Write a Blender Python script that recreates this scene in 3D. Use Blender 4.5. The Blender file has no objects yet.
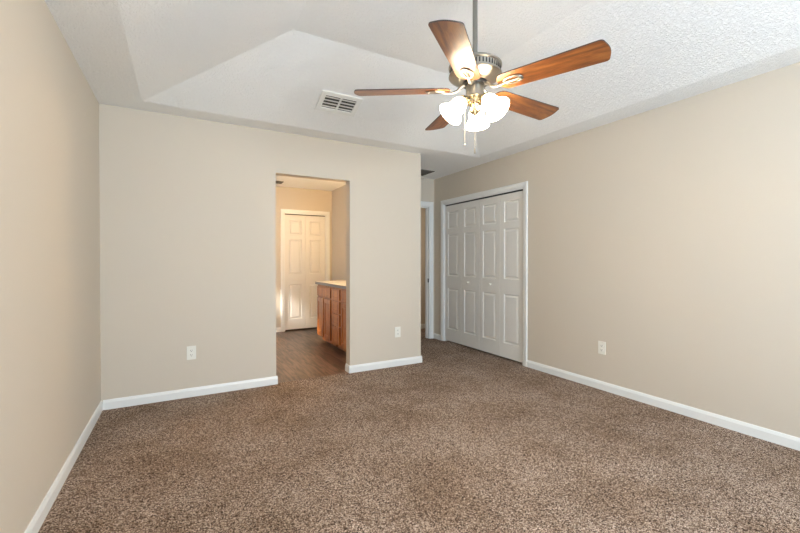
import bpy, bmesh, math, random
from mathutils import Vector, Matrix
random.seed(7)
PI = math.pi
sc = bpy.context.scene
COL = sc.collection

# ------------------------------------------------------------------ camera
cd = bpy.data.cameras.new('camera')
cam = bpy.data.objects.new('camera', cd); COL.objects.link(cam)
cd.sensor_width = 36.0
cd.lens = 390.8 / 800 * 36.0
cd.clip_start = 0.02
cd.shift_y = -2.4 / 800
cam.location = (0, 0, 1.193)
cam.rotation_euler = (math.radians(90 - 0.497), 0, math.radians(-29.133))
sc.camera = cam

# ------------------------------------------------------------------ world, light, exposure
sc.view_settings.view_transform = 'Standard'
sc.view_settings.look = 'None'
sc.view_settings.gamma = 1
sc.view_settings.use_curve_mapping = False
sc.view_settings.exposure = 0.88
sc.cycles.max_bounces = 8
sc.cycles.diffuse_bounces = 6
sc.cycles.transparent_max_bounces = 12
sc.cycles.sample_clamp_indirect = 6

w = bpy.data.worlds.new('world'); sc.world = w; w.use_nodes = True
w.node_tree.nodes['Background'].inputs[0].default_value = (0.62, 0.78, 1.0, 1)
w.node_tree.nodes['Background'].inputs[1].default_value = 1.0

def area(name, loc, rot, sx, sy, power, col):
    l = bpy.data.lights.new(name, 'AREA'); l.shape = 'RECTANGLE'; l.size = sx; l.size_y = sy
    l.energy = power; l.color = col
    o = bpy.data.objects.new(name, l); COL.objects.link(o); o.location = loc; o.rotation_euler = rot
    return o
def spot(name, loc, target, power, col, ang, r=0.02):
    l = bpy.data.lights.new(name, 'SPOT'); l.energy = power; l.color = col; l.spot_size = math.radians(ang); l.spot_blend = 0.6; l.shadow_soft_size = r
    o = bpy.data.objects.new(name, l); COL.objects.link(o); o.location = loc
    o.rotation_euler = (Vector(target) - Vector(loc)).to_track_quat('-Z', 'Y').to_euler(); return o
def point(name, loc, power, col, r=0.03, parent=None):
    l = bpy.data.lights.new(name, 'POINT'); l.energy = power; l.color = col; l.shadow_soft_size = r
    o = bpy.data.objects.new(name, l); COL.objects.link(o); o.location = loc
    if parent: o.parent = parent
    return o

XL, XR, YB, YF, YE = -0.571, 3.389, 3.878, -1.35, 4.998
H = 2.44
area('far_room_added_fill', (4.85, 5.45, 1.5), (math.radians(90), 0, math.radians(90)), 0.5, 1.0, 4.0, (1.0, 0.9, 0.78))  # added unseen lamp to lift the dark far room, which has no window
spot('bathroom_window_sunbeam', (-0.7, 5.80, 1.72), (1.30, 6.70, 0.52), 450, (1.0, 0.95, 0.86), 9, 0.12)
spot('bathroom_window_low_sunbeam', (-0.7, 5.75, 1.30), (1.80, 5.83, 0.12), 350, (1.0, 0.80, 0.42), 9, 0.06)
# daylight through the bedroom window behind the camera and through the bathroom window
area('bedroom_window_daylight', (1.50, YF - 0.24, 1.38), (math.radians(110), 0, 0), 2.4, 1.3, 133, (0.71, 0.85, 1.0))
area('bathroom_window_daylight', (-0.62, 5.6, 1.45), (math.radians(90), 0, math.radians(-90)), 1.0, 1.0, 8, (0.86, 0.93, 1.0))

# ------------------------------------------------------------------ materials
def nodes(name):
    m = bpy.data.materials.new(name); m.use_nodes = True
    nt = m.node_tree; b = nt.nodes['Principled BSDF']
    return m, nt, b
def lin(c):
    return tuple(((x / 255) / 12.92 if x <= 10 else ((x / 255 + 0.055) / 1.055) ** 2.4) for x in c) + (1,)
def N(nt, t, **kw):
    n = nt.nodes.new(t)
    for k, v in kw.items():
        if k.startswith('_'): setattr(n, k[1:], v)
        else: n.inputs[k].default_value = v
    return n
def ramp(nt, stops):
    r = nt.nodes.new('ShaderNodeValToRGB'); e = r.color_ramp.elements
    while len(e) < len(stops): e.new(0.5)
    for i, (p, c) in enumerate(stops): e[i].position = p; e[i].color = c
    return r
def coords(nt, scale=(1, 1, 1), rot=(0, 0, 0)):
    g = nt.nodes.new('ShaderNodeTexCoord'); mp = nt.nodes.new('ShaderNodeMapping')
    mp.inputs['Scale'].default_value = scale; mp.inputs['Rotation'].default_value = rot
    nt.links.new(g.outputs['Object'], mp.inputs['Vector'])
    return mp.outputs[0]
def plain(name, c, rough=0.5, metal=0.0, spec=0.5, bump=0.0, bscale=200, coat=0.0):
    m, nt, b = nodes(name)
    b.inputs['Base Color'].default_value = lin(c); b.inputs['Roughness'].default_value = rough
    b.inputs['Metallic'].default_value = metal; b.inputs['Specular IOR Level'].default_value = spec
    b.inputs['Coat Weight'].default_value = coat
    v = coords(nt)
    n = N(nt, 'ShaderNodeTexNoise', Scale=bscale, Detail=3.0); nt.links.new(v, n.inputs['Vector'])
    if bump > 0:
        bp = N(nt, 'ShaderNodeBump', Strength=bump, Distance=0.002)
        nt.links.new(n.outputs['Fac'], bp.inputs['Height']); nt.links.new(bp.outputs[0], b.inputs['Normal'])
    mr = N(nt, 'ShaderNodeMapRange'); mr.inputs['To Min'].default_value = rough * 0.92; mr.inputs['To Max'].default_value = min(1, rough * 1.08)
    nt.links.new(n.outputs['Fac'], mr.inputs['Value']); nt.links.new(mr.outputs[0], b.inputs['Roughness'])
    return m

M_WALL = plain('wall_paint', (206, 196, 180), 0.7, spec=0.3, bump=0.25, bscale=160)
M_BATHWALL = plain('bathroom_wall_paint', (206, 196, 180), 0.7, spec=0.3, bump=0.25, bscale=160)
M_TRIM = plain('white_trim_paint', (232, 233, 230), 0.35, bump=0.05)
M_DOOR = plain('white_door_paint', (226, 224, 218), 0.4, bump=0.15, bscale=90)
M_PLATE = plain('white_plastic', (230, 228, 218), 0.35)
M_DARK = plain('dark_slot', (22, 20, 18), 0.8)
M_DUCT = plain('dark_duct', (70, 66, 60), 0.8)
M_VENT = plain('vent_enamel', (236, 236, 230), 0.4)
M_HALLVENT = plain('dark_vent_enamel', (92, 88, 80), 0.5)
M_NICKEL = plain('brushed_nickel', (170, 164, 153), 0.34, metal=1.0)
M_BRASS = plain('warm_nickel', (222, 204, 165), 0.22, metal=1.0)
M_ROD = plain('dark_nickel', (150, 147, 140), 0.3, metal=1.0)
M_BLACK = plain('black_metal', (25, 24, 23), 0.4)
M_COUNTER = plain('laminate_counter', (216, 212, 202), 0.3)
M_EDGE = plain('grey_counter_edge', (128, 130, 134), 0.35)

def ceiling_mat():
    m, nt, b = nodes('stippled_ceiling')
    b.inputs['Base Color'].default_value = lin((250, 250, 247)); b.inputs['Roughness'].default_value = 0.8
    b.inputs['Specular IOR Level'].default_value = 0.25
    v = coords(nt)
    n1 = N(nt, 'ShaderNodeTexNoise', Scale=55.0, Detail=4.0, Roughness=0.6, Distortion=1.2); nt.links.new(v, n1.inputs['Vector'])
    n2 = N(nt, 'ShaderNodeTexVoronoi', Scale=75.0); n2.feature = 'SMOOTH_F1'; nt.links.new(v, n2.inputs['Vector'])
    r = ramp(nt, [(0.42, (0, 0, 0, 1)), (0.6, (1, 1, 1, 1))]); nt.links.new(n1.outputs['Fac'], r.inputs[0])
    a = N(nt, 'ShaderNodeMath', _operation='MULTIPLY_ADD'); a.inputs[1].default_value = -0.6
    nt.links.new(n2.outputs['Distance'], a.inputs[0]); nt.links.new(r.outputs[0], a.inputs[2])
    bp = N(nt, 'ShaderNodeBump', Strength=0.65, Distance=0.0075)
    nt.links.new(a.outputs[0], bp.inputs['Height']); nt.links.new(bp.outputs[0], b.inputs['Normal'])
    return m
M_CEIL = ceiling_mat()

def carpet_mat():
    m, nt, b = nodes('brown_frieze_carpet')
    b.inputs['Roughness'].default_value = 0.95; b.inputs['Specular IOR Level'].default_value = 0.1
    v = coords(nt)
    nz = N(nt, 'ShaderNodeTexNoise', Scale=60.0, Detail=2.0); nt.links.new(v, nz.inputs['Vector'])
    mx = N(nt, 'ShaderNodeMix', _data_type='VECTOR'); mx.inputs['Factor'].default_value = 0.012
    nt.links.new(v, mx.inputs[4]); nt.links.new(nz.outputs['Color'], mx.inputs[5])
    vo = N(nt, 'ShaderNodeTexVoronoi', Scale=245.0); nt.links.new(mx.outputs[1], vo.inputs['Vector'])
    sep = nt.nodes.new('ShaderNodeSeparateColor'); nt.links.new(vo.outputs['Color'], sep.inputs[0])
    r = ramp(nt, [(0.0, lin((34, 24, 18))), (0.25, lin((100, 80, 66))), (0.6, lin((158, 136, 119))), (1.0, lin((226, 208, 192)))])
    nt.links.new(sep.outputs[0], r.inputs[0])
    n2 = N(nt, 'ShaderNodeTexNoise', Scale=330.0, Detail=2.0); nt.links.new(v, n2.inputs['Vector'])
    r2 = ramp(nt, [(0.36, (0.45, 0.43, 0.42, 1)), (0.62, (1.25, 1.25, 1.25, 1))]); nt.links.new(n2.outputs['Fac'], r2.inputs[0])
    n3 = N(nt, 'ShaderNodeTexNoise', Scale=2.1, Detail=6.0, Roughness=0.62); nt.links.new(v, n3.inputs['Vector'])
    r3 = ramp(nt, [(0.34, (0.82, 0.75, 0.67, 1)), (0.5, (1.04, 1.0, 0.96, 1)), (0.66, (1.2, 1.2, 1.2, 1))]); nt.links.new(n3.outputs['Fac'], r3.inputs[0])
    m1 = N(nt, 'ShaderNodeMix', _data_type='RGBA', _blend_type='MULTIPLY'); m1.inputs['Factor'].default_value = 1
    nt.links.new(r.outputs[0], m1.inputs[6]); nt.links.new(r2.outputs[0], m1.inputs[7])
    m2 = N(nt, 'ShaderNodeMix', _data_type='RGBA', _blend_type='MULTIPLY'); m2.inputs['Factor'].default_value = 1
    nt.links.new(m1.outputs[2], m2.inputs[6]); nt.links.new(r3.outputs[0], m2.inputs[7])
    nt.links.new(m2.outputs[2], b.inputs['Base Color'])
    bp = N(nt, 'ShaderNodeBump', Strength=0.7, Distance=0.006)
    nt.links.new(vo.outputs['Distance'], bp.inputs['Height']); bp.invert = True
    nt.links.new(bp.outputs[0], b.inputs['Normal'])
    return m
M_CARPET = carpet_mat()

def wood(name, c1, c2, c3, axis='X', scale=1.0, rough=0.3, coat=0.3, bands=9.0):
    m, nt, b = nodes(name)
    s = {'X': (0.12, 1, 1), 'Y': (1, 0.12, 1), 'Z': (1, 1, 0.12)}[axis]
    v = coords(nt, tuple(k * scale for k in s))
    n = N(nt, 'ShaderNodeTexNoise', Scale=bands, Detail=6.0, Roughness=0.6, Distortion=1.6); nt.links.new(v, n.inputs['Vector'])
    r = ramp(nt, [(0.3, lin(c1)), (0.5, lin(c2)), (0.72, lin(c3))]); nt.links.new(n.outputs['Fac'], r.inputs[0])
    n2 = N(nt, 'ShaderNodeTexNoise', Scale=bands * 14, Detail=3.0); nt.links.new(v, n2.inputs['Vector'])
    r2 = ramp(nt, [(0.35, (0.72, 0.7, 0.68, 1)), (0.6, (1, 1, 1, 1))]); nt.links.new(n2.outputs['Fac'], r2.inputs[0])
    m1 = N(nt, 'ShaderNodeMix', _data_type='RGBA', _blend_type='MULTIPLY'); m1.inputs['Factor'].default_value = 0.7
    nt.links.new(r.outputs[0], m1.inputs[6]); nt.links.new(r2.outputs[0], m1.inputs[7])
    nt.links.new(m1.outputs[2], b.inputs['Base Color'])
    b.inputs['Roughness'].default_value = rough; b.inputs['Coat Weight'].default_value = coat
    b.inputs['Coat Roughness'].default_value = 0.12
    return m
M_BLADE = wood('oak_fan_blade', (84, 44, 20), (140, 84, 42), (182, 120, 62), 'X', 1.0, 0.34, 0.22, 16)
M_CAB = wood('oak_cabinet', (136, 68, 28), (184, 108, 50), (204, 132, 70), 'Z', 1.0, 0.35, 0.3, 14)
M_BLADE_EDGE = plain('dark_blade_edge', (66, 52, 50), 0.5)

def vinyl_mat():
    m, nt, b = nodes('dark_vinyl_planks')
    g = nt.nodes.new('ShaderNodeTexCoord'); mp = nt.nodes.new('ShaderNodeMapping')
    mp.inputs['Rotation'].default_value = (0, 0, PI / 2); nt.links.new(g.outputs['Object'], mp.inputs['Vector'])
    br = N(nt, 'ShaderNodeTexBrick', Scale=1.0); br.offset = 0.37
    br.inputs['Brick Width'].default_value = 1.2; br.inputs['Row Height'].default_value = 0.15
    br.inputs['Mortar Size'].default_value = 0.0015; br.inputs['Color1'].default_value = lin((66, 49, 40)); br.inputs['Color2'].default_value = lin((108, 86, 73))
    br.inputs['Mortar'].default_value = lin((40, 30, 25)); nt.links.new(mp.outputs[0], br.inputs['Vector'])
    mp2 = nt.nodes.new('ShaderNodeMapping'); mp2.inputs['Scale'].default_value = (1, 0.1, 1); nt.links.new(g.outputs['Object'], mp2.inputs['Vector'])
    n = N(nt, 'ShaderNodeTexNoise', Scale=26.0, Detail=6.0, Distortion=1.0); nt.links.new(mp2.outputs[0], n.inputs['Vector'])
    r = ramp(nt, [(0.36, (0.3, 0.28, 0.26, 1)), (0.64, (1.7, 1.66, 1.6, 1))]); nt.links.new(n.outputs['Fac'], r.inputs[0])
    m1 = N(nt, 'ShaderNodeMix', _data_type='RGBA', _blend_type='MULTIPLY'); m1.inputs['Factor'].default_value = 0.9
    nt.links.new(br.outputs['Color'], m1.inputs[6]); nt.links.new(r.outputs[0], m1.inputs[7])
    nt.links.new(m1.outputs[2], b.inputs['Base Color'])
    b.inputs['Roughness'].default_value = 0.3
    return m
M_VINYL = vinyl_mat()

def glass_mat():
    m = bpy.data.materials.new('window_glass'); m.use_nodes = True; nt = m.node_tree; nt.nodes.clear()
    o = nt.nodes.new('ShaderNodeOutputMaterial'); mix = nt.nodes.new('ShaderNodeMixShader')
    t = nt.nodes.new('ShaderNodeBsdfTransparent'); g = nt.nodes.new('ShaderNodeBsdfGlossy'); g.inputs['Roughness'].default_value = 0.02
    mix.inputs[0].default_value = 0.08
    nt.links.new(t.outputs[0], mix.inputs[1]); nt.links.new(g.outputs[0], mix.inputs[2]); nt.links.new(mix.outputs[0], o.inputs[0])
    return m
M_GLASS = glass_mat()

def shade_mat():
    m = bpy.data.materials.new('frosted_white_glass'); m.use_nodes = True; nt = m.node_tree; nt.nodes.clear()
    o = nt.nodes.new('ShaderNodeOutputMaterial'); mix = nt.nodes.new('ShaderNodeMixShader')
    t = nt.nodes.new('ShaderNodeBsdfTranslucent'); t.inputs[0].default_value = (0.95, 0.93, 0.9, 1)
    d = nt.nodes.new('ShaderNodeBsdfPrincipled'); d.inputs['Base Color'].default_value = (0.9, 0.89, 0.87, 1); d.inputs['Roughness'].default_value = 0.3
    mix.inputs[0].default_value = 0.35
    e = nt.nodes.new('ShaderNodeEmission'); e.inputs[0].default_value = (1.0, 0.84, 0.62, 1); e.inputs[1].default_value = 7.0
    ad = nt.nodes.new('ShaderNodeAddShader')
    nt.links.new(t.outputs[0], mix.inputs[1]); nt.links.new(d.outputs[0], mix.inputs[2])
    nt.links.new(mix.outputs[0], ad.inputs[0]); nt.links.new(e.outputs[0], ad.inputs[1]); nt.links.new(ad.outputs[0], o.inputs[0])
    return m
M_SHADE = shade_mat()
def emit(name, c, s):
    m = bpy.data.materials.new(name); m.use_nodes = True; nt = m.node_tree; b = nt.nodes['Principled BSDF']
    b.inputs['Emission Color'].default_value = c; b.inputs['Emission Strength'].default_value = s
    return m
M_BULB = emit('lit_bulb', (1.0, 0.82, 0.6, 1), 12.0)

# ------------------------------------------------------------------ mesh helpers
def add_box(bm, x0, x1, y0, y1, z0, z1, bev=0.0):
    vs = [bm.verts.new(p) for p in ((x0, y0, z0), (x1, y0, z0), (x1, y1, z0), (x0, y1, z0), (x0, y0, z1), (x1, y0, z1), (x1, y1, z1), (x0, y1, z1))]
    fs = [bm.faces.new([vs[i] for i in f]) for f in ((3, 2, 1, 0), (4, 5, 6, 7), (0, 1, 5, 4), (1, 2, 6, 5), (2, 3, 7, 6), (3, 0, 4, 7))]
    if bev > 0:
        es = {e for f in fs for e in f.edges}
        bmesh.ops.bevel(bm, geom=list(es), offset=bev, segments=2, affect='EDGES', profile=0.7)
def add_lathe(bm, prof, n=40, mat=None, closed=False):
    """prof: list of (r, z); revolved about z. mat transforms."""
    mat = mat or Matrix.Identity(4)
    rings = []
    for r, z in prof:
        if r < 1e-6: rings.append([bm.verts.new(mat @ Vector((0, 0, z)))])
        else: rings.append([bm.verts.new(mat @ Vector((r * math.cos(2 * PI * i / n), r * math.sin(2 * PI * i / n), z))) for i in range(n)])
    for a, b in zip(rings, rings[1:]):
        for i in range(n):
            j = (i + 1) % n
            if len(a) == 1 and len(b) == 1: continue
            if len(a) == 1: bm.faces.new((a[0], b[j], b[i]))
            elif len(b) == 1: bm.faces.new((a[i], a[j], b[0]))
            else: bm.faces.new((a[i], a[j], b[j], b[i]))
def add_tube(bm, pts, r, n=10, caps=True):
    pts = [Vector(p) for p in pts]; rings = []
    rs = r if isinstance(r, (list, tuple)) else [r] * len(pts)
    up = Vector((0, 0, 1))
    for i, p in enumerate(pts):
        t = (pts[min(i + 1, len(pts) - 1)] - pts[max(i - 1, 0)]).normalized()
        u = up if abs(t.dot(up)) < 0.95 else Vector((1, 0, 0))
        a = t.cross(u).normalized(); b = a.cross(t).normalized()
        rings.append([bm.verts.new(p + rs[i] * (math.cos(2 * PI * k / n) * a + math.sin(2 * PI * k / n) * b)) for k in range(n)])
    for A, B in zip(rings, rings[1:]):
        for k in range(n): bm.faces.new((A[k], A[(k + 1) % n], B[(k + 1) % n], B[k]))
    if caps:
        bm.faces.new(rings[0][::-1]); bm.faces.new(rings[-1])
def add_prism(bm, poly, z0, z1, mat=None):
    mat = mat or Matrix.Identity(4)
    a = [bm.verts.new(mat @ Vector((x, y, z0))) for x, y in poly]
    b = [bm.verts.new(mat @ Vector((x, y, z1))) for x, y in poly]
    n = len(poly)
    bm.faces.new(a[::-1]); bm.faces.new(b)
    for i in range(n): bm.faces.new((a[i], a[(i + 1) % n], b[(i + 1) % n], b[i]))
def obj(name, bm, mats, parent=None, smooth=False, loc=None):
    bmesh.ops.recalc_face_normals(bm, faces=bm.faces)
    me = bpy.data.meshes.new(name); bm.to_mesh(me); bm.free()
    for m in (mats if isinstance(mats, (list, tuple)) else [mats]): me.materials.append(m)
    if smooth:
        me.polygons.foreach_set('use_smooth', [True] * len(me.polygons))
        try: me.set_sharp_from_angle(angle=math.radians(38))
        except Exception: pass
    o = bpy.data.objects.new(name, me); COL.objects.link(o)
    if parent: o.parent = parent
    if loc: o.location = loc
    return o
def struct(name, bm, m, label=None):
    o = obj(name, bm, m); o['kind'] = 'structure'
    if label: o['label'] = label
    return o
def empty(name, loc, rotz=0):
    o = bpy.data.objects.new(name, None); COL.objects.link(o); o.location = loc; o.rotation_euler = (0, 0, rotz); o.empty_display_size = 0.1
    return o
def tag(o, label, cat, group=None):
    o['label'] = label; o['category'] = cat
    if group: o['group'] = group
    return o
def boxes(name, bl, m, label=None, bev=0.0):
    bm = bmesh.new()
    for b in bl: add_box(bm, *b, bev)
    return struct(name, bm, m, label)

# ------------------------------------------------------------------ shell
T = 0.11
OX0, OX1, OZ = 0.79, 1.553, 2.04            # opening to the bathroom
BX0, BX1, BY1 = -0.45, 2.345, 6.72          # bathroom
CY0, CY1, CZ = 3.19, 4.755, 2.03             # closet opening
DX0, DX1, DZ = 2.52, 3.312, 2.035           # hall doorway
bm = bmesh.new()
add_box(bm, XL - T, XR + T, YF - T, YB + 0.02, -0.05, 0)
add_box(bm, 2.44, XR + T, YB + 0.02, YE, -0.05, 0); add_box(bm, 2.44, 5.0, YE, 5.92, -0.05, 0); add_box(bm, XR + T, XR + 0.77, 2.95, 4.95, -0.05, 0)
struct('floor', bm, M_CARPET)
bm = bmesh.new(); add_box(bm, BX0 - T, 2.44, YB + 0.02, BY1 + 0.65, -0.05, -0.004)
struct('floor_bathroom', bm, M_VINYL)

boxes('wall_left', [(XL - T, XL, YF, YB + T, 0, H + 0.02)], M_WALL)
boxes('wall_back', [(XL, OX0, YB, YB + T, -0.004, H + 0.02), (OX0, OX1, YB, YB + T, OZ, H + 0.02), (OX1, 2.44, YB, YB + T, -0.004, H + 0.02)], M_WALL)
boxes('wall_right', [(XR, XR + T, YF, CY0, 0, H + 0.02), (XR, XR + T, CY0, CY1, CZ, H + 0.02), (XR, XR + T, CY1, YE, 0, H + 0.02)], M_WALL)
boxes('wall_hall_end', [(2.44, DX0, YE, YE + T, 0, H + 0.02), (DX0, DX1, YE, YE + T, DZ, H + 0.02), (DX1, XR + T, YE, YE + T, 0, H + 0.02)], M_WALL)
boxes('wall_partition', [(BX1, 2.44, YB + T, 7.37, -0.004, H + 0.02)], M_WALL)
WX0, WX1, WZ0, WZ1 = 0.40, 2.60, 0.75, 2.08
boxes('wall_front', [(XL - T, WX0, YF - T, YF, 0, H + 0.02), (WX1, XR + T, YF - T, YF, 0, H + 0.02), (WX0, WX1, YF - T, YF, 0, WZ0), (WX0, WX1, YF - T, YF, WZ1, H + 0.02)], M_WALL)
# closet behind the bifold doors, and the room past the hall doorway
boxes('wall_closet', [(XR + T, XR + 0.72, 2.95, 3.0, 0, H), (XR + T, XR + 0.72, 4.90, 4.95, 0, H), (XR + 0.72, XR + 0.77, 2.95, 4.95, 0, H)], M_WALL)
boxes('ceiling_closet', [(XR + T, XR + 0.77, 2.95, 4.95, H, H + 0.03)], M_WALL)
boxes('wall_far_room', [(2.44, 5.0, 5.82, 5.92, 0, H), (4.9, 5.0, YE, 5.82, 0, H), (XR + T, 4.9, YE, YE + T, 0, H)], M_WALL)
# bathroom walls
DBX0, DBX1, DBZ = 1.502, 2.248, 2.01
boxes('wall_bathroom_end', [(BX0, DBX0, BY1, BY1 + T, -0.004, H), (DBX0, DBX1, BY1, BY1 + T, DBZ, H), (DBX1, BX1, BY1, BY1 + T, -0.004, H)], M_BATHWALL)
boxes('wall_bathroom_closet', [(DBX0 - 0.15, BX1, BY1 + 0.6, BY1 + 0.65, -0.004, H), (DBX0 - 0.2, DBX0 - 0.15, BY1 + T, BY1 + 0.65, -0.004, H)], M_BATHWALL)
boxes('wall_bathroom_left', [(BX0 - T, BX0, YB + T, 5.0, -0.004, H), (BX0 - T, BX0, 6.2, BY1 + T, -0.004, H), (BX0 - T, BX0, 5.0, 6.2, -0.004, 0.9), (BX0 - T, BX0, 5.0, 6.2, 2.05, H)], M_BATHWALL)
boxes('ceiling_bathroom', [(BX0 - T, BX1, YB + T, BY1 + 0.65, H, H + 0.04)], M_CEIL)

# ceiling with the hipped tray
TX0, TX1, TY0, TY1, TZ, R = -0.268, 3.14, -0.30, 3.66, 2.785, 0.94
bm = bmesh.new()
def quad(*ps): bm.faces.new([bm.verts.new(p) for p in ps])
x0, x1, y0 = XL - 0.02, XR + 0.02, YF - 0.02
quad((x0, y0, H), (x1, y0, H), (TX1, TY0, H), (TX0, TY0, H))
quad((x0, y0, H), (TX0, TY0, H), (TX0, TY1, H), (x0, YB + 0.02, H))
quad((x0, YB + 0.02, H), (TX0, TY1, H), (TX1, TY1, H), (x1, YB + 0.02, H))
quad((x1, y0, H), (x1, YB + 0.02, H), (TX1, TY1, H), (TX1, TY0, H))
quad((2.44, YB + 0.02, H), (x1, YB + 0.02, H), (x1, YE + 0.02, H), (2.44, YE + 0.02, H))
a, b, c, d = (TX0 + R, TY0 + R, TZ), (TX1 - R, TY0 + R, TZ), (TX1 - R, TY1 - R, TZ), (TX0 + R, TY1 - R, TZ)
A, B, C_, D = (TX0, TY0, H), (TX1, TY0, H), (TX1, TY1, H), (TX0, TY1, H)
quad(A, B, b, a); quad(B, C_, c, b); quad(C_, D, d, c); quad(D, A, a, d); quad(a, b, c, d)
bmesh.ops.remove_doubles(bm, verts=bm.verts, dist=1e-4)
ceil = struct('ceiling', bm, M_CEIL)
sm = ceil.modifiers.new('solid', 'SOLIDIFY'); sm.thickness = 0.03; sm.offset = 1.0
boxes('ceiling_far_room', [(2.44, 5.0, YE + 0.05, 5.92, H, H + 0.03)], M_CEIL)

# ------------------------------------------------------------------ baseboards
BH, BT = 0.078, 0.013
def baseboard(bm, p0, p1, nrm, z0=0.0):
    """profile extruded from p0 to p1 on the wall face; nrm points into the room"""
    p0, p1, n = Vector((*p0, z0)), Vector((*p1, z0)), Vector((*nrm, 0))
    prof = [(0, 0), (BT, 0), (BT, BH - 0.022), (BT * 0.75, BH - 0.012), (BT * 0.5, BH - 0.003), (BT * 0.35, BH), (0, BH)]
    ra = [bm.verts.new(p0 + n * d + Vector((0, 0, z))) for d, z in prof]
    rb = [bm.verts.new(p1 + n * d + Vector((0, 0, z))) for d, z in prof]
    k = len(prof)
    for i in range(k): bm.faces.new((ra[i], ra[(i + 1) % k], rb[(i + 1) % k], rb[i]))
    bm.faces.new(ra); bm.faces.new(rb[::-1])
bm = bmesh.new(); baseboard(bm, (XL, YF), (XL, YB), (1, 0)); struct('baseboard_left', bm, M_TRIM)
bm = bmesh.new(); baseboard(bm, (XL + BT, YB), (OX0 + BT, YB), (0, -1)); baseboard(bm, (OX0, YB), (OX0, YB + T), (1, 0)); struct('baseboard_back', bm, M_TRIM)
bm = bmesh.new(); baseboard(bm, (OX1 - BT, YB), (2.44 + BT, YB), (0, -1)); baseboard(bm, (OX1, YB), (OX1, YB + T), (-1, 0)); baseboard(bm, (2.44, YB), (2.44, YE), (1, 0)); struct('baseboard_back_right', bm, M_TRIM)
bm = bmesh.new(); baseboard(bm, (XR, YF), (XR, CY0 - 0.058), (-1, 0)); struct('baseboard_right', bm, M_TRIM)
bm = bmesh.new(); baseboard(bm, (XR, CY1 + 0.058), (XR, YE), (-1, 0)); struct('baseboard_hall', bm, M_TRIM)
bm = bmesh.new(); baseboard(bm, (XL + BT, YF), (XR - BT, YF), (0, 1)); struct('baseboard_front', bm, M_TRIM)
bm = bmesh.new(); baseboard(bm, (2.44, 5.82), (4.9, 5.82), (0, -1)); struct('baseboard_far_room', bm, M_TRIM)
bm = bmesh.new(); baseboard(bm, (BX0, BY1), (DBX0 - 0.058, BY1), (0, -1), -0.004); baseboard(bm, (DBX1 + 0.06, BY1), (BX1, BY1), (0, -1), -0.004); struct('baseboard_bathroom', bm, M_TRIM)

# ------------------------------------------------------------------ casings and jambs
def casing(bm, w, h, cw=0.058, th=0.016, z0=0.0):
    """door casing around an opening w x h in local x/z, front face towards -y; opening spans x 0..w"""
    prof = [(0.0, 0.0), (0.0, th * 0.55), (cw * 0.18, th * 0.62), (cw * 0.3, th * 0.85), (cw * 0.75, th), (cw * 0.93, th), (cw, th * 0.7), (cw, 0.0)]
    path = lambda d: [(-d, z0), (-d, h + d), (w + d, h + d), (w + d, z0)]
    rings = []
    for d, t in prof:
        rings.append([bm.verts.new((x, -t, z)) for x, z in path(d - 0.003)])
    for a, b in zip(rings, rings[1:]):
        for i in range(3): bm.faces.new((a[i], a[i + 1], b[i + 1], b[i]))
    for i in (0, 3): bm.faces.new([r[i] for r in rings])
def jamb(bm, w, h, depth, th=0.018, z0=0.0, y0=0.0):
    add_box(bm, -0.001, th, y0, y0 + depth, z0, h); add_box(bm, w - th, w + 0.001, y0, y0 + depth, z0, h); add_box(bm, th, w - th, y0, y0 + depth, h - th, h + 0.001)
def frame(name, loc, rotz, w, h, depth, z0=0.0, stop=None, label=None):
    e = bmesh.new(); casing(e, w, h, z0=z0); jamb(e, w, h, depth, z0=z0)
    if stop is not None:
        add_box(e, 0.017, 0.030, stop, stop + 0.035, z0, h - 0.018); add_box(e, w - 0.030, w - 0.017, stop, stop + 0.035, z0, h - 0.018); add_box(e, 0.03, w - 0.03, stop, stop + 0.035, h - 0.031, h - 0.017)
    o = struct(name, e, M_TRIM, label); o.location = loc; o.rotation_euler = (0, 0, rotz)
    return o
# closet: local -y -> world -x : rotate -90deg ; local x runs along -Y
frame('trim_1', (XR, CY1, 0), -PI / 2, CY1 - CY0, CZ, T)
hall_trim = frame('trim_2', (DX0, YE, 0), 0, DX1 - DX0, DZ, T, stop=0.045)
frame('trim_3', (DBX0, BY1, 0), 0, DBX1 - DBX0, DBZ, T, z0=-0.004)
bm = bmesh.new(); w_ = DX1 - DX0
add_box(bm, w_ - 0.0205, w_ - 0.0175, 0.008, 0.036, 0.86, 0.92); add_box(bm, w_ - 0.021, w_ - 0.0204, 0.014, 0.030, 0.873, 0.907)
sp = obj('strike_plate', bm, M_BLACK, hall_trim)

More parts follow.
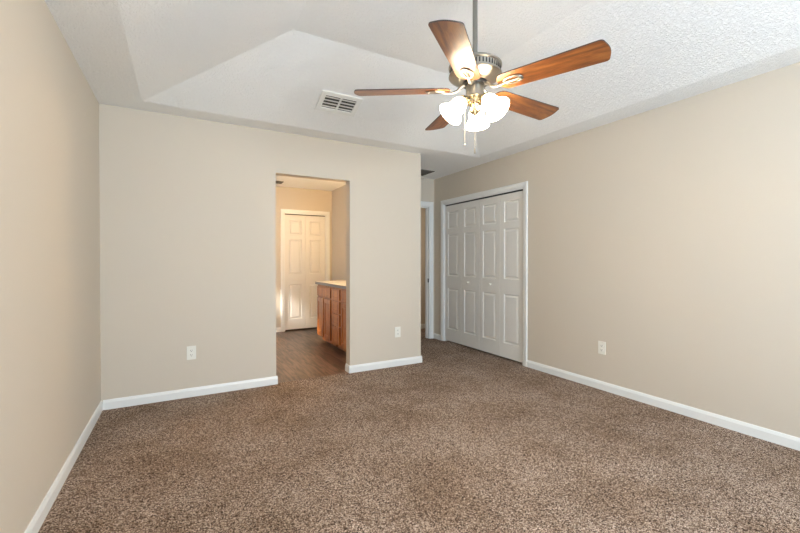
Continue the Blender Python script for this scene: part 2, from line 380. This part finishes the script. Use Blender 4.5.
# ------------------------------------------------------------------ panelled leaves
def panel_slab(bm, w, h, t, panels, kind='raised', d=0.012):
    """slab x 0..w, z 0..h, front face at y=0, back at y=t"""
    xs = sorted({0, w} | {p[0] for p in panels} | {p[1] for p in panels})
    zs = sorted({0, h} | {p[2] for p in panels} | {p[3] for p in panels})
    vc = {}
    def V(x, y, z):
        k = (round(x, 5), round(y, 5), round(z, 5))
        if k not in vc: vc[k] = bm.verts.new((x, y, z))
        return vc[k]
    for i in range(len(xs) - 1):
        for j in range(len(zs) - 1):
            a, b, c, e = xs[i], xs[i + 1], zs[j], zs[j + 1]
            hit = any(abs(p[0] - a) < 1e-6 and abs(p[1] - b) < 1e-6 and abs(p[2] - c) < 1e-6 and abs(p[3] - e) < 1e-6 for p in panels)
            if not hit: bm.faces.new((V(a, 0, c), V(b, 0, c), V(b, 0, e), V(a, 0, e)))
    if kind == 'raised': st = [(0, 0), (0.003, d * 0.5), (0.010, d), (0.018, d), (0.034, d * 0.25), (0.037, d * 0.1)]
    else: st = [(0, 0), (0.004, d * 0.3), (0.008, d), (0.020, d)]
    for (a, b, c, e) in panels:
        prev = None
        for o_, dy in st:
            ring = [V(a + o_, dy, c + o_), V(b - o_, dy, c + o_), V(b - o_, dy, e - o_), V(a + o_, dy, e - o_)]
            if prev:
                for k in range(4): bm.faces.new((prev[k], prev[(k + 1) % 4], ring[(k + 1) % 4], ring[k]))
            prev = ring
        bm.faces.new(prev)
    for x in (0, w):
        bm.faces.new([V(x, 0, z) for z in zs] + [V(x, t, h), V(x, t, 0)])
    for z in (0, h):
        bm.faces.new([V(x, 0, z) for x in xs] + [V(w, t, z), V(0, t, z)])
    bm.faces.new([V(0, t, 0), V(w, t, 0), V(w, t, h), V(0, t, h)])
def leaf_panels(w):
    s = 0.068; return [(s, w - s, 0.175, 0.77), (s, w - s, 0.95, 1.585), (s, w - s, 1.665, 1.915)]
def knob_mesh(r=0.017):
    b_ = bmesh.new(); m_ = Matrix.Rotation(PI / 2, 4, 'X')
    add_lathe(b_, [(0.0001, -0.001), (0.011, -0.001), (0.010, 0.004), (0.006, 0.008), (0.006, 0.014), (r * 0.85, 0.019), (r, 0.025), (r * 0.85, 0.031), (r * 0.4, 0.0345), (0, 0.035)], 24, m_)
    return b_
def bifold(name, loc, rotz, lw, lh, knob_leaf, label, knob=True):
    e = empty(name, loc, rotz); e['kind'] = 'structure'; e['label'] = label
    for k in range(2):
        b_ = bmesh.new(); panel_slab(b_, lw - 0.003, lh, 0.032, [(a, b, c - (2.0 - lh) * (c > 1), f - (2.0 - lh) * (f > 1)) for a, b, c, f in leaf_panels(lw - 0.003)])
        lf = obj('leaf', b_, M_DOOR, e, loc=(k * lw + 0.0015, 0, 0))
        if k == knob_leaf:
            if knob: obj('knob', knob_mesh(), M_PLATE, lf, smooth=True, loc=(lw / 2 + (0.03 if k == 0 else -0.03), 0, 0.875))
            else:
                q = bmesh.new(); add_tube(q, [(lw / 2 - 0.04, 0, 0.85), (lw / 2 - 0.038, -0.02, 0.85), (lw / 2 - 0.02, -0.025, 0.85), (lw / 2 + 0.02, -0.025, 0.85), (lw / 2 + 0.038, -0.02, 0.85), (lw / 2 + 0.04, 0, 0.85)], 0.005)
                obj('handle', q, M_PLATE, lf, smooth=True)
    return e
lw = (CY1 - CY0 - 0.042) / 4
bifold('door_1', (XR + 0.016, CY1 - 0.02, 0.022), -PI / 2, lw, 1.972, 1, 'white panelled closet bifold door, the pair of leaves nearer the hall')
bifold('door_2', (XR + 0.016, CY0 + 0.02 + 2 * lw, 0.022), -PI / 2, lw, 1.972, 0, 'white panelled closet bifold door, the pair of leaves nearer the camera')
lb = (DBX1 - DBX0 - 0.042) / 2
bifold('door_3', (DBX0 + 0.021, BY1 + 0.02, 0.018), 0, lb, 1.955, 0, 'white panelled bifold door in the end wall of the bathroom', knob=False)
# closet head track
boxes('trim_4', [(XR + 0.02, XR + 0.05, CY0 + 0.019, CY1 - 0.019, CZ - 0.030, CZ - 0.018)], M_BLACK)
boxes('trim_5', [(DBX0 + 0.019, DBX1 - 0.019, BY1 + 0.025, BY1 + 0.05, DBZ - 0.028, DBZ - 0.018)], M_BLACK)

# ------------------------------------------------------------------ windows (behind the camera and in the bathroom's left wall)
def window(name, loc, rotz, w, h, label):
    e = empty(name, loc, rotz); e['kind'] = 'structure'; e['label'] = label
    f = bmesh.new(); t_ = 0.05
    add_box(f, 0, w, 0.02, 0.09, 0, t_); add_box(f, 0, w, 0.02, 0.09, h - t_, h); add_box(f, 0, t_, 0.02, 0.09, t_, h - t_); add_box(f, w - t_, w, 0.02, 0.09, t_, h - t_)
    add_box(f, w / 2 - 0.025, w / 2 + 0.025, 0.03, 0.08, t_, h - t_); add_box(f, t_, w / 2 - 0.025, 0.035, 0.075, h / 2 - 0.02, h / 2 + 0.02); add_box(f, w / 2 + 0.025, w - t_, 0.035, 0.075, h / 2 - 0.02, h / 2 + 0.02)
    obj('window_frame', f, M_TRIM, e)
    g = bmesh.new(); add_box(g, t_, w - t_, 0.053, 0.057, t_, h - t_); obj('pane', g, M_GLASS, e)
    return e
window('window_1', (WX1, YF, WZ0), PI, WX1 - WX0, WZ1 - WZ0, 'double white framed window in the wall behind the camera')
window('window_2', (BX0, 5.0, 0.9), PI / 2, 1.2, 1.15, 'white framed window in the left wall of the bathroom')

# ------------------------------------------------------------------ ceiling fan
FX, FY, FZ = 1.409, 1.682, 2.13
fan = empty('ceiling_fan', (FX, FY, 0))
tag(fan, 'brushed nickel ceiling fan with five oak blades and three lit white glass shades', 'ceiling fan')
bm = bmesh.new(); add_lathe(bm, [(0.0, TZ), (0.068, TZ), (0.070, TZ - 0.012), (0.062, TZ - 0.045), (0.035, TZ - 0.072), (0.016, TZ - 0.078), (0, TZ - 0.078)], 40)
obj('canopy', bm, M_NICKEL, fan, True)
bm = bmesh.new(); add_lathe(bm, [(0, TZ - 0.07), (0.0135, TZ - 0.07), (0.0135, 2.31), (0.0, 2.31)], 20)
obj('downrod', bm, M_ROD, fan, True)
bm = bmesh.new(); add_lathe(bm, [(0, 2.325), (0.019, 2.325), (0.022, 2.315), (0.024, 2.292), (0.036, 2.282), (0.036, 2.270), (0, 2.270)], 30)
obj('coupling', bm, M_NICKEL, fan, True)
bm = bmesh.new()
add_lathe(bm, [(0, 2.275), (0.060, 2.275), (0.110, 2.272), (0.136, 2.266), (0.144, 2.258), (0.144, 2.250), (0.138, 2.246), (0.136, 2.216), (0.143, 2.211), (0.144, 2.203), (0.136, 2.196), (0.116, 2.186), (0.094, 2.176), (0.080, 2.170), (0.0, 2.170)], 64)
mh = obj('motor_housing', bm, M_NICKEL, fan, True)
bm = bmesh.new()
for k in range(48):
    a = 2 * PI * k / 48; m_ = Matrix.Rotation(a, 4, 'Z')
    n0 = len(bm.verts); add_box(bm, 0.134, 0.1383, -0.0032, 0.0032, 2.219, 2.243)
    bm.verts.ensure_lookup_table()
    for v in bm.verts[n0:]: v.co = m_ @ v.co
vs_ = obj('vent_slots', bm, M_DARK, mh)
bm = bmesh.new(); add_lathe(bm, [(0, 2.172), (0.066, 2.172), (0.068, 2.166), (0.066, 2.156), (0.052, 2.154), (0.0, 2.154)], 48)
obj('rotor_ring', bm, M_BLACK, fan, True)
bm = bmesh.new(); add_lathe(bm, [(0, 2.156), (0.046, 2.156), (0.049, 2.150), (0.049, 2.100), (0.050, 2.090), (0.036, 2.082), (0.0, 2.082)], 48)
obj('switch_housing', bm, M_NICKEL, fan, True)
bm = bmesh.new(); add_lathe(bm, [(0, 2.084), (0.034, 2.084), (0.040, 2.076), (0.040, 2.052), (0.030, 2.044), (0.020, 2.040), (0.020, 2.032), (0.030, 2.024), (0.031, 2.014), (0.024, 2.004), (0.012, 1.998), (0.006, 1.990), (0, 1.988)], 40)
lk = obj('light_fitter', bm, M_BRASS, fan, True)

def blade_outline(L0, L1, w0, w1):
    pts = []
    n = 8
    # root, rounded
    for i in range(n + 1):
        a = PI / 2 + PI * i / n
        pts.append((L0 + 0.045 + 0.045 * math.cos(a), w0 / 2 * math.sin(a)))
    # lower edge to the tip with softly rounded corners, bowed tip
    rc = 0.02
    cx = L1 - 0.012
    for i in range(6):
        a = -PI / 2 + (PI / 2 - 0.35) * i / 5
        pts.append((cx - rc + rc * math.cos(a), -w1 / 2 + rc + rc * math.sin(a)))
    for i in range(1, 8):
        t = -1 + 2 * i / 8
        y = t * (w1 / 2 - rc * 1.0); pts.append((cx + 0.012 * (1 - t * t) + 0.0, y))
    for i in range(6):
        a = 0.35 + (PI / 2 - 0.35) * i / 5
        pts.append((cx - rc + rc * math.cos(a), w1 / 2 - rc + rc * math.sin(a)))
    return pts
PITCH = math.radians(-12)
def make_blade():
    b_ = bmesh.new()
    add_prism(b_, blade_outline(0.135, 0.668, 0.125, 0.148), -0.003, 0.003)
    o = obj('blade', b_, [M_BLADE, M_BLADE_EDGE], fan)
    for p in o.data.polygons:
        if abs(p.normal.z) < 0.5: p.material_index = 1
    i_ = bmesh.new()
    # bracket: arm from the rotor and the oval loop plate screwed under the blade root
    add_tube(i_, [(0.058, 0, 0.026), (0.078, 0, 0.016), (0.098, 0, -0.004), (0.130, 0, -0.016), (0.155, 0, -0.013), (0.175, 0, -0.008)], [0.009, 0.009, 0.008, 0.0065, 0.0065, 0.006], 12)
    def oval(cx, cy, rx, ry, r, z):
        n = 24; pts = [Vector((cx + rx * math.cos(2 * PI * k / n), cy + ry * math.sin(2 * PI * k / n), z)) for k in range(n)]
        rings = []
        for k in range(n):
            t = (pts[(k + 1) % n] - pts[k - 1]).normalized(); s = t.cross(Vector((0, 0, 1)))
            rings.append([i_.verts.new(pts[k] + r * (math.cos(2 * PI * q / 8) * s + 0.55 * math.sin(2 * PI * q / 8) * Vector((0, 0, 1)))) for q in range(8)])
        for k in range(n):
            A_, B_ = rings[k], rings[(k + 1) % n]
            for q in range(8): i_.faces.new((A_[q], A_[(q + 1) % 8], B_[(q + 1) % 8], B_[q]))
    oval(0.218, 0, 0.048, 0.028, 0.0065, -0.007)
    add_tube(i_, [(0.172, 0, -0.008), (0.20, 0, -0.008), (0.262, 0, -0.007)], 0.0055, 8)
    for sx, sy in ((0.255, 0.014), (0.255, -0.014), (0.182, 0.0)):
        add_lathe(i_, [(0, -0.0145), (0.005, -0.0135), (0.006, -0.010), (0.006, -0.003)], 10, Matrix.Translation((sx, sy, 0)))
    k = obj('bracket', i_, M_NICKEL, o, True)
    return o
b0 = make_blade()
base = math.radians(3.8)
for k in range(5):
    if k == 0: o = b0
    else:
        o = b0.copy(); COL.objects.link(o); o.parent = fan
        for ch in list(b0.children):
            c2 = ch.copy(); COL.objects.link(c2); c2.parent = o
    o.matrix_local = Matrix.Translation((0, 0, FZ)) @ Matrix.Rotation(base + k * 2 * PI / 5, 4, 'Z') @ Matrix.Rotation(PITCH, 4, 'X')

def lamp(ang):
    tilt = math.radians(42)
    az = math.radians(ang)
    # local frame: -z is the lamp's axis (neck at origin), tilted outwards
    mt = Matrix.Translation((0.062 * math.cos(az), 0.062 * math.sin(az), 2.075)) @ Matrix.Rotation(az, 4, 'Z') @ Matrix.Rotation(-tilt, 4, 'Y')
    a_ = bmesh.new(); 
    d = Vector((math.cos(az), math.sin(az), 0))
    add_tube(a_, [d * 0.030 + Vector((0, 0, 2.062)), d * 0.048 + Vector((0, 0, 2.078)), d * 0.058 + Vector((0, 0, 2.082)), mt @ Vector((0, 0, 0.004))], 0.008, 10)
    add_lathe(a_, [(0, 0.010), (0.020, 0.008), (0.027, -0.002), (0.028, -0.018), (0.026, -0.022), (0, -0.022)], 28, mt)
    arm = obj('lamp_holder', a_, M_BRASS, fan, True)
    s_ = bmesh.new()
    out = [(0.026, -0.012), (0.031, -0.020), (0.039, -0.034), (0.043, -0.052), (0.044, -0.070), (0.048, -0.088), (0.058, -0.106), (0.071, -0.122)]
    inn = [(r - 0.003, z + (0.0015 if i else 0)) for i, (r, z) in enumerate(out)]
    add_lathe(s_, out + [(0.0705, -0.1245)] + inn[::-1], 40, mt)
    obj('lamp_shade', s_, M_SHADE, fan, True)
    u_ = bmesh.new()
    add_lathe(u_, [(0.0, -0.020), (0.012, -0.022), (0.013, -0.036), (0.022, -0.052), (0.026, -0.068), (0.022, -0.083), (0.010, -0.092), (0, -0.093)], 20, mt)
    obj('bulb', u_, M_BULB, fan, True)
    lp = point('fan_lamp_light', mt @ Vector((0, 0, -0.104)), 5.5, (1.0, 0.80, 0.52), 0.02, fan)
for a in (45, 165, 285): lamp(a)
def chain(x, y, z0, z1, fob):
    c_ = bmesh.new(); z = z0
    while z > z1 + fob:
        add_lathe(c_, [(0, z), (0.0014, z - 0.001), (0.0018, z - 0.0025), (0.0014, z - 0.004), (0, z - 0.005)], 6, Matrix.Translation((x, y, 0))); z -= 0.005
    add_lathe(c_, [(0, z1 + fob), (0.003, z1 + fob - 0.002), (0.0045, z1 + fob * 0.5), (0.005, z1 + 0.004), (0, z1)], 12, Matrix.Translation((x, y, 0)))
    obj('pull_chain', c_, M_NICKEL, fan, True)
chain(-0.046, 0.030, 2.088, 1.825, 0.012)
chain(-0.036, -0.043, 2.095, 1.765, 0.030)

# ------------------------------------------------------------------ ceiling register on the tray slope
th_ = math.atan2(TZ - H, R)
vent = empty('air_vent', (1.212, 3.281, 2.440 + (3.66 - 3.281) * math.tan(th_)))
vent.rotation_euler = (-th_, 0, 0)
tag(vent, 'white double-grille air vent on the sloped tray ceiling, left of the fan blades', 'air vent')
W2, H2 = 0.183, 0.118
bm = bmesh.new(); fw = 0.042
for sgn in (-1, 1):
    add_box(bm, -W2, W2, min(sgn * H2, sgn * (H2 - fw)), max(sgn * H2, sgn * (H2 - fw)), -0.012, 0.0, 0.003)
    add_box(bm, min(sgn * W2, sgn * (W2 - fw)), max(sgn * W2, sgn * (W2 - fw)), -(H2 - fw), H2 - fw, -0.012, 0.0, 0.003)
add_box(bm, -0.008, 0.008, -(H2 - fw), H2 - fw, -0.012, 0)
obj('frame', bm, M_VENT, vent)
bm = bmesh.new(); add_box(bm, -(W2 - fw), W2 - fw, -(H2 - fw), H2 - fw, -0.002, -0.0005); obj('duct', bm, M_DUCT, vent)
for sgn in (-1, 1):
    bm = bmesh.new()
    for k in range(4):
        y = -(H2 - fw) + 0.02 + k * 0.037
        n0 = len(bm.verts); add_box(bm, min(sgn * 0.009, sgn * (W2 - fw)), max(sgn * 0.009, sgn * (W2 - fw)), -0.013, 0.013, -0.001, 0.001); bm.verts.ensure_lookup_table()
        for v in bm.verts[n0:]: v.co = Matrix.Translation((0, y, -0.0075)) @ Matrix.Rotation(math.radians(22), 4, 'X') @ v.co
    obj('louver', bm, M_VENT, vent)
# dark return grille on the hall ceiling
hv = empty('ceiling_grille', (2.86, 4.68, H))
tag(hv, 'dark louvred grille in the flat hall ceiling beside the closet', 'air vent')
bm = bmesh.new(); gx, gy = 0.215, 0.155
for sgn in (-1, 1):
    add_box(bm, -gx, gx, min(sgn * gy, sgn * (gy - .02)), max(sgn * gy, sgn * (gy - .02)), -0.008, 0); add_box(bm, min(sgn * gx, sgn * (gx - .02)), max(sgn * gx, sgn * (gx - .02)), -(gy - .02), gy - .02, -0.008, 0)
obj('frame', bm, M_HALLVENT, hv)
bm = bmesh.new(); add_box(bm, -(gx - .02), gx - .02, -(gy - .02), gy - .02, -0.0015, -0.0003); obj('duct', bm, M_DARK, hv)
bm = bmesh.new()
for k in range(9):
    y = -(gy - .02) + 0.015 + k * 0.030
    n0 = len(bm.verts); add_box(bm, -(gx - .02), gx - .02, -0.008, 0.008, -0.001, 0.001); bm.verts.ensure_lookup_table()
    for v in bm.verts[n0:]: v.co = Matrix.Translation((0, y, -0.006)) @ Matrix.Rotation(math.radians(-40), 4, 'X') @ v.co
obj('louver', bm, M_HALLVENT, hv)
# bathroom exhaust
ev = empty('exhaust_vent', (1.27, 6.36, H))
tag(ev, 'small dark exhaust vent in the bathroom ceiling', 'air vent')
bm = bmesh.new(); g = 0.13
for sgn in (-1, 1):
    add_box(bm, -g, g, min(sgn * .09, sgn * .075), max(sgn * .09, sgn * .075), -0.010, 0); add_box(bm, min(sgn * g, sgn * (g - .015)), max(sgn * g, sgn * (g - .015)), -.075, .075, -0.010, 0)
obj('frame', bm, M_HALLVENT, ev)
bm = bmesh.new(); add_box(bm, -(g - .015), g - .015, -.075, .075, -0.002, -0.0005)
obj('duct', bm, M_DARK, ev)
bm = bmesh.new()
for k in range(6): add_box(bm, -(g - .015), g - .015, -.068 + k * .025, -.060 + k * .025, -0.009, -0.003)
obj('louver', bm, M_HALLVENT, ev)

# ------------------------------------------------------------------ outlets
def outlet(loc, rotz, label):
    e = empty('wall_outlet', loc, rotz); tag(e, label, 'outlet', 'duplex wall outlets')
    b_ = bmesh.new(); add_box(b_, -0.036, 0.036, -0.006, 0, -0.059, 0.059, 0.002); obj('cover_plate', b_, M_PLATE, e)
    for zc in (-0.0195, 0.0195):
        r_ = bmesh.new(); pts = []
        for k in range(24):
            a = 2 * PI * k / 24; pts.append((0.0172 * math.cos(a), max(-0.0125, min(0.0125, 0.0172 * math.sin(a)))))
        add_prism(r_, pts, 0.0055, 0.0085, Matrix.Translation((0, 0, zc)) @ Matrix.Rotation(PI / 2, 4, 'X'))
        rc = obj('receptacle', r_, M_PLATE, e)
        s_ = bmesh.new()
        add_box(s_, -0.0078, -0.0052, -0.0088, -0.008, zc - 0.001, zc + 0.008); add_box(s_, 0.0052, 0.0078, -0.0088, -0.008, zc, zc + 0.0075)
        add_box(s_, -0.0025, 0.0025, -0.0088, -0.008, zc - 0.0095, zc - 0.0045)
        obj('slots', s_, M_DARK, rc)
    s_ = bmesh.new(); add_lathe(s_, [(0, 0.0075), (0.0025, 0.007), (0.0032, 0.006)], 12, Matrix.Rotation(PI / 2, 4, 'X')); obj('screw', s_, M_PLATE, e)
outlet((0.067, YB, 0.386), 0, 'white duplex outlet on the back wall left of the bathroom opening')
outlet((2.13, YB, 0.385), 0, 'white duplex outlet on the back wall between bathroom opening and hall')
outlet((XR, 2.241, 0.388), -PI / 2, 'white duplex outlet on the right wall past the closet doors')

# ------------------------------------------------------------------ bathroom vanity
VX, VZ0, VZ1 = 1.80, 0.07, 0.838
def cabinet(name, y0, y1, label, fronts):
    e = empty(name, (VX, y1, 0), -PI / 2)          # local x runs towards the camera (world -Y), front faces -x
    tag(e, label, 'cabinet', 'oak vanity cabinets')
    w_ = y1 - y0; d_ = BX1 - VX
    b_ = bmesh.new(); add_box(b_, 0.0005, w_ - 0.0005, 0, d_ - 0.002, VZ0, VZ1); add_box(b_, 0.02, w_ - 0.02, 0.07, d_ - 0.002, -0.004, VZ0)
    obj('body', b_, M_CAB, e)
    for kind, x0, x1, z0, z1 in fronts:
        f_ = bmesh.new(); ww, hh = x1 - x0, z1 - z0
        if kind == 'door': panel_slab(f_, ww, hh, 0.018, [(0.05, ww - 0.05, 0.055, hh - 0.055)], 'flat', 0.007)
        else: panel_slab(f_, ww, hh, 0.018, [(0.028, ww - 0.028, 0.028, hh - 0.028)], 'raised' if hh > .1 and ww > .1 and False else 'flat', 0.003)
        obj('door' if kind == 'door' else 'drawer', f_, M_CAB, e, loc=(x0, -0.018, z0))
    return e
zt0, zt1, zd0, zd1 = 0.672, 0.812, 0.088, 0.650
def sink_fronts(w_):
    return [('drawer', 0.03, w_ - 0.03, zt0, zt1), ('door', 0.03, w_ / 2 - 0.018, zd0, zd1), ('door', w_ / 2 + 0.018, w_ - 0.03, zd0, zd1)]
cabinet('vanity_cabinet', 5.15, 5.80, 'oak vanity cabinet with two doors at the far free end of the row', sink_fronts(0.65))
dw = 0.345
cabinet('vanity_cabinet', 4.80, 5.145, 'oak vanity drawer cabinet, a narrow stack of drawers next to the two-door unit',
        [('drawer', 0.022, dw - 0.022, zt0, zt1)] + [('drawer', 0.022, dw - 0.022, a, b) for a, b in ((0.088, 0.310), (0.332, 0.478), (0.500, 0.650))])
cabinet('vanity_cabinet', 4.06, 4.795, 'oak vanity cabinet nearest the bathroom opening, half hidden by the wall', sink_fronts(0.735))
ct = empty('vanity_countertop', (VX, 4.0, VZ1)); tag(ct, 'pale vanity countertop with a grey front edge on the oak cabinets', 'countertop')
bm = bmesh.new(); add_box(bm, -0.030, BX1 - VX - 0.001, 0.03, 1.835, 0.0, 0.040, 0.003); o = obj('top', bm, [M_COUNTER, M_EDGE], ct)
for p in o.data.polygons:
    if p.normal.z < 0.5: p.material_index = 1
bm = bmesh.new(); add_box(bm, BX1 - VX - 0.020, BX1 - VX - 0.001, 0.03, 1.835, 0.04, 0.13, 0.003); obj('backsplash', bm, M_COUNTER, ct)
# light bar over the mirror
lb_ = empty('vanity_light', (BX1, 4.9, 2.0)); tag(lb_, 'nickel vanity light bar with lit globe bulbs above the countertop', 'wall lamp')
bm = bmesh.new(); add_box(bm, -0.03, 0, -0.35, 0.35, -0.05, 0.05, 0.004); obj('back_plate', bm, M_NICKEL, lb_)
for k in range(4):
    bm = bmesh.new(); y = -0.26 + k * 0.173
    add_lathe(bm, [(0, 0.055), (0.018, 0.050), (0.036, 0.036), (0.045, 0.014), (0.045, -0.008), (0.036, -0.030), (0.018, -0.042), (0, -0.045)], 20, Matrix.Translation((-0.085, y, 0)))
    obj('globe_bulb', bm, M_BULB, lb_, True)
point('vanity_lamp_light', (BX1 - 0.2, 4.9, 2.0), 28, (1.0, 0.65, 0.30), 0.12)
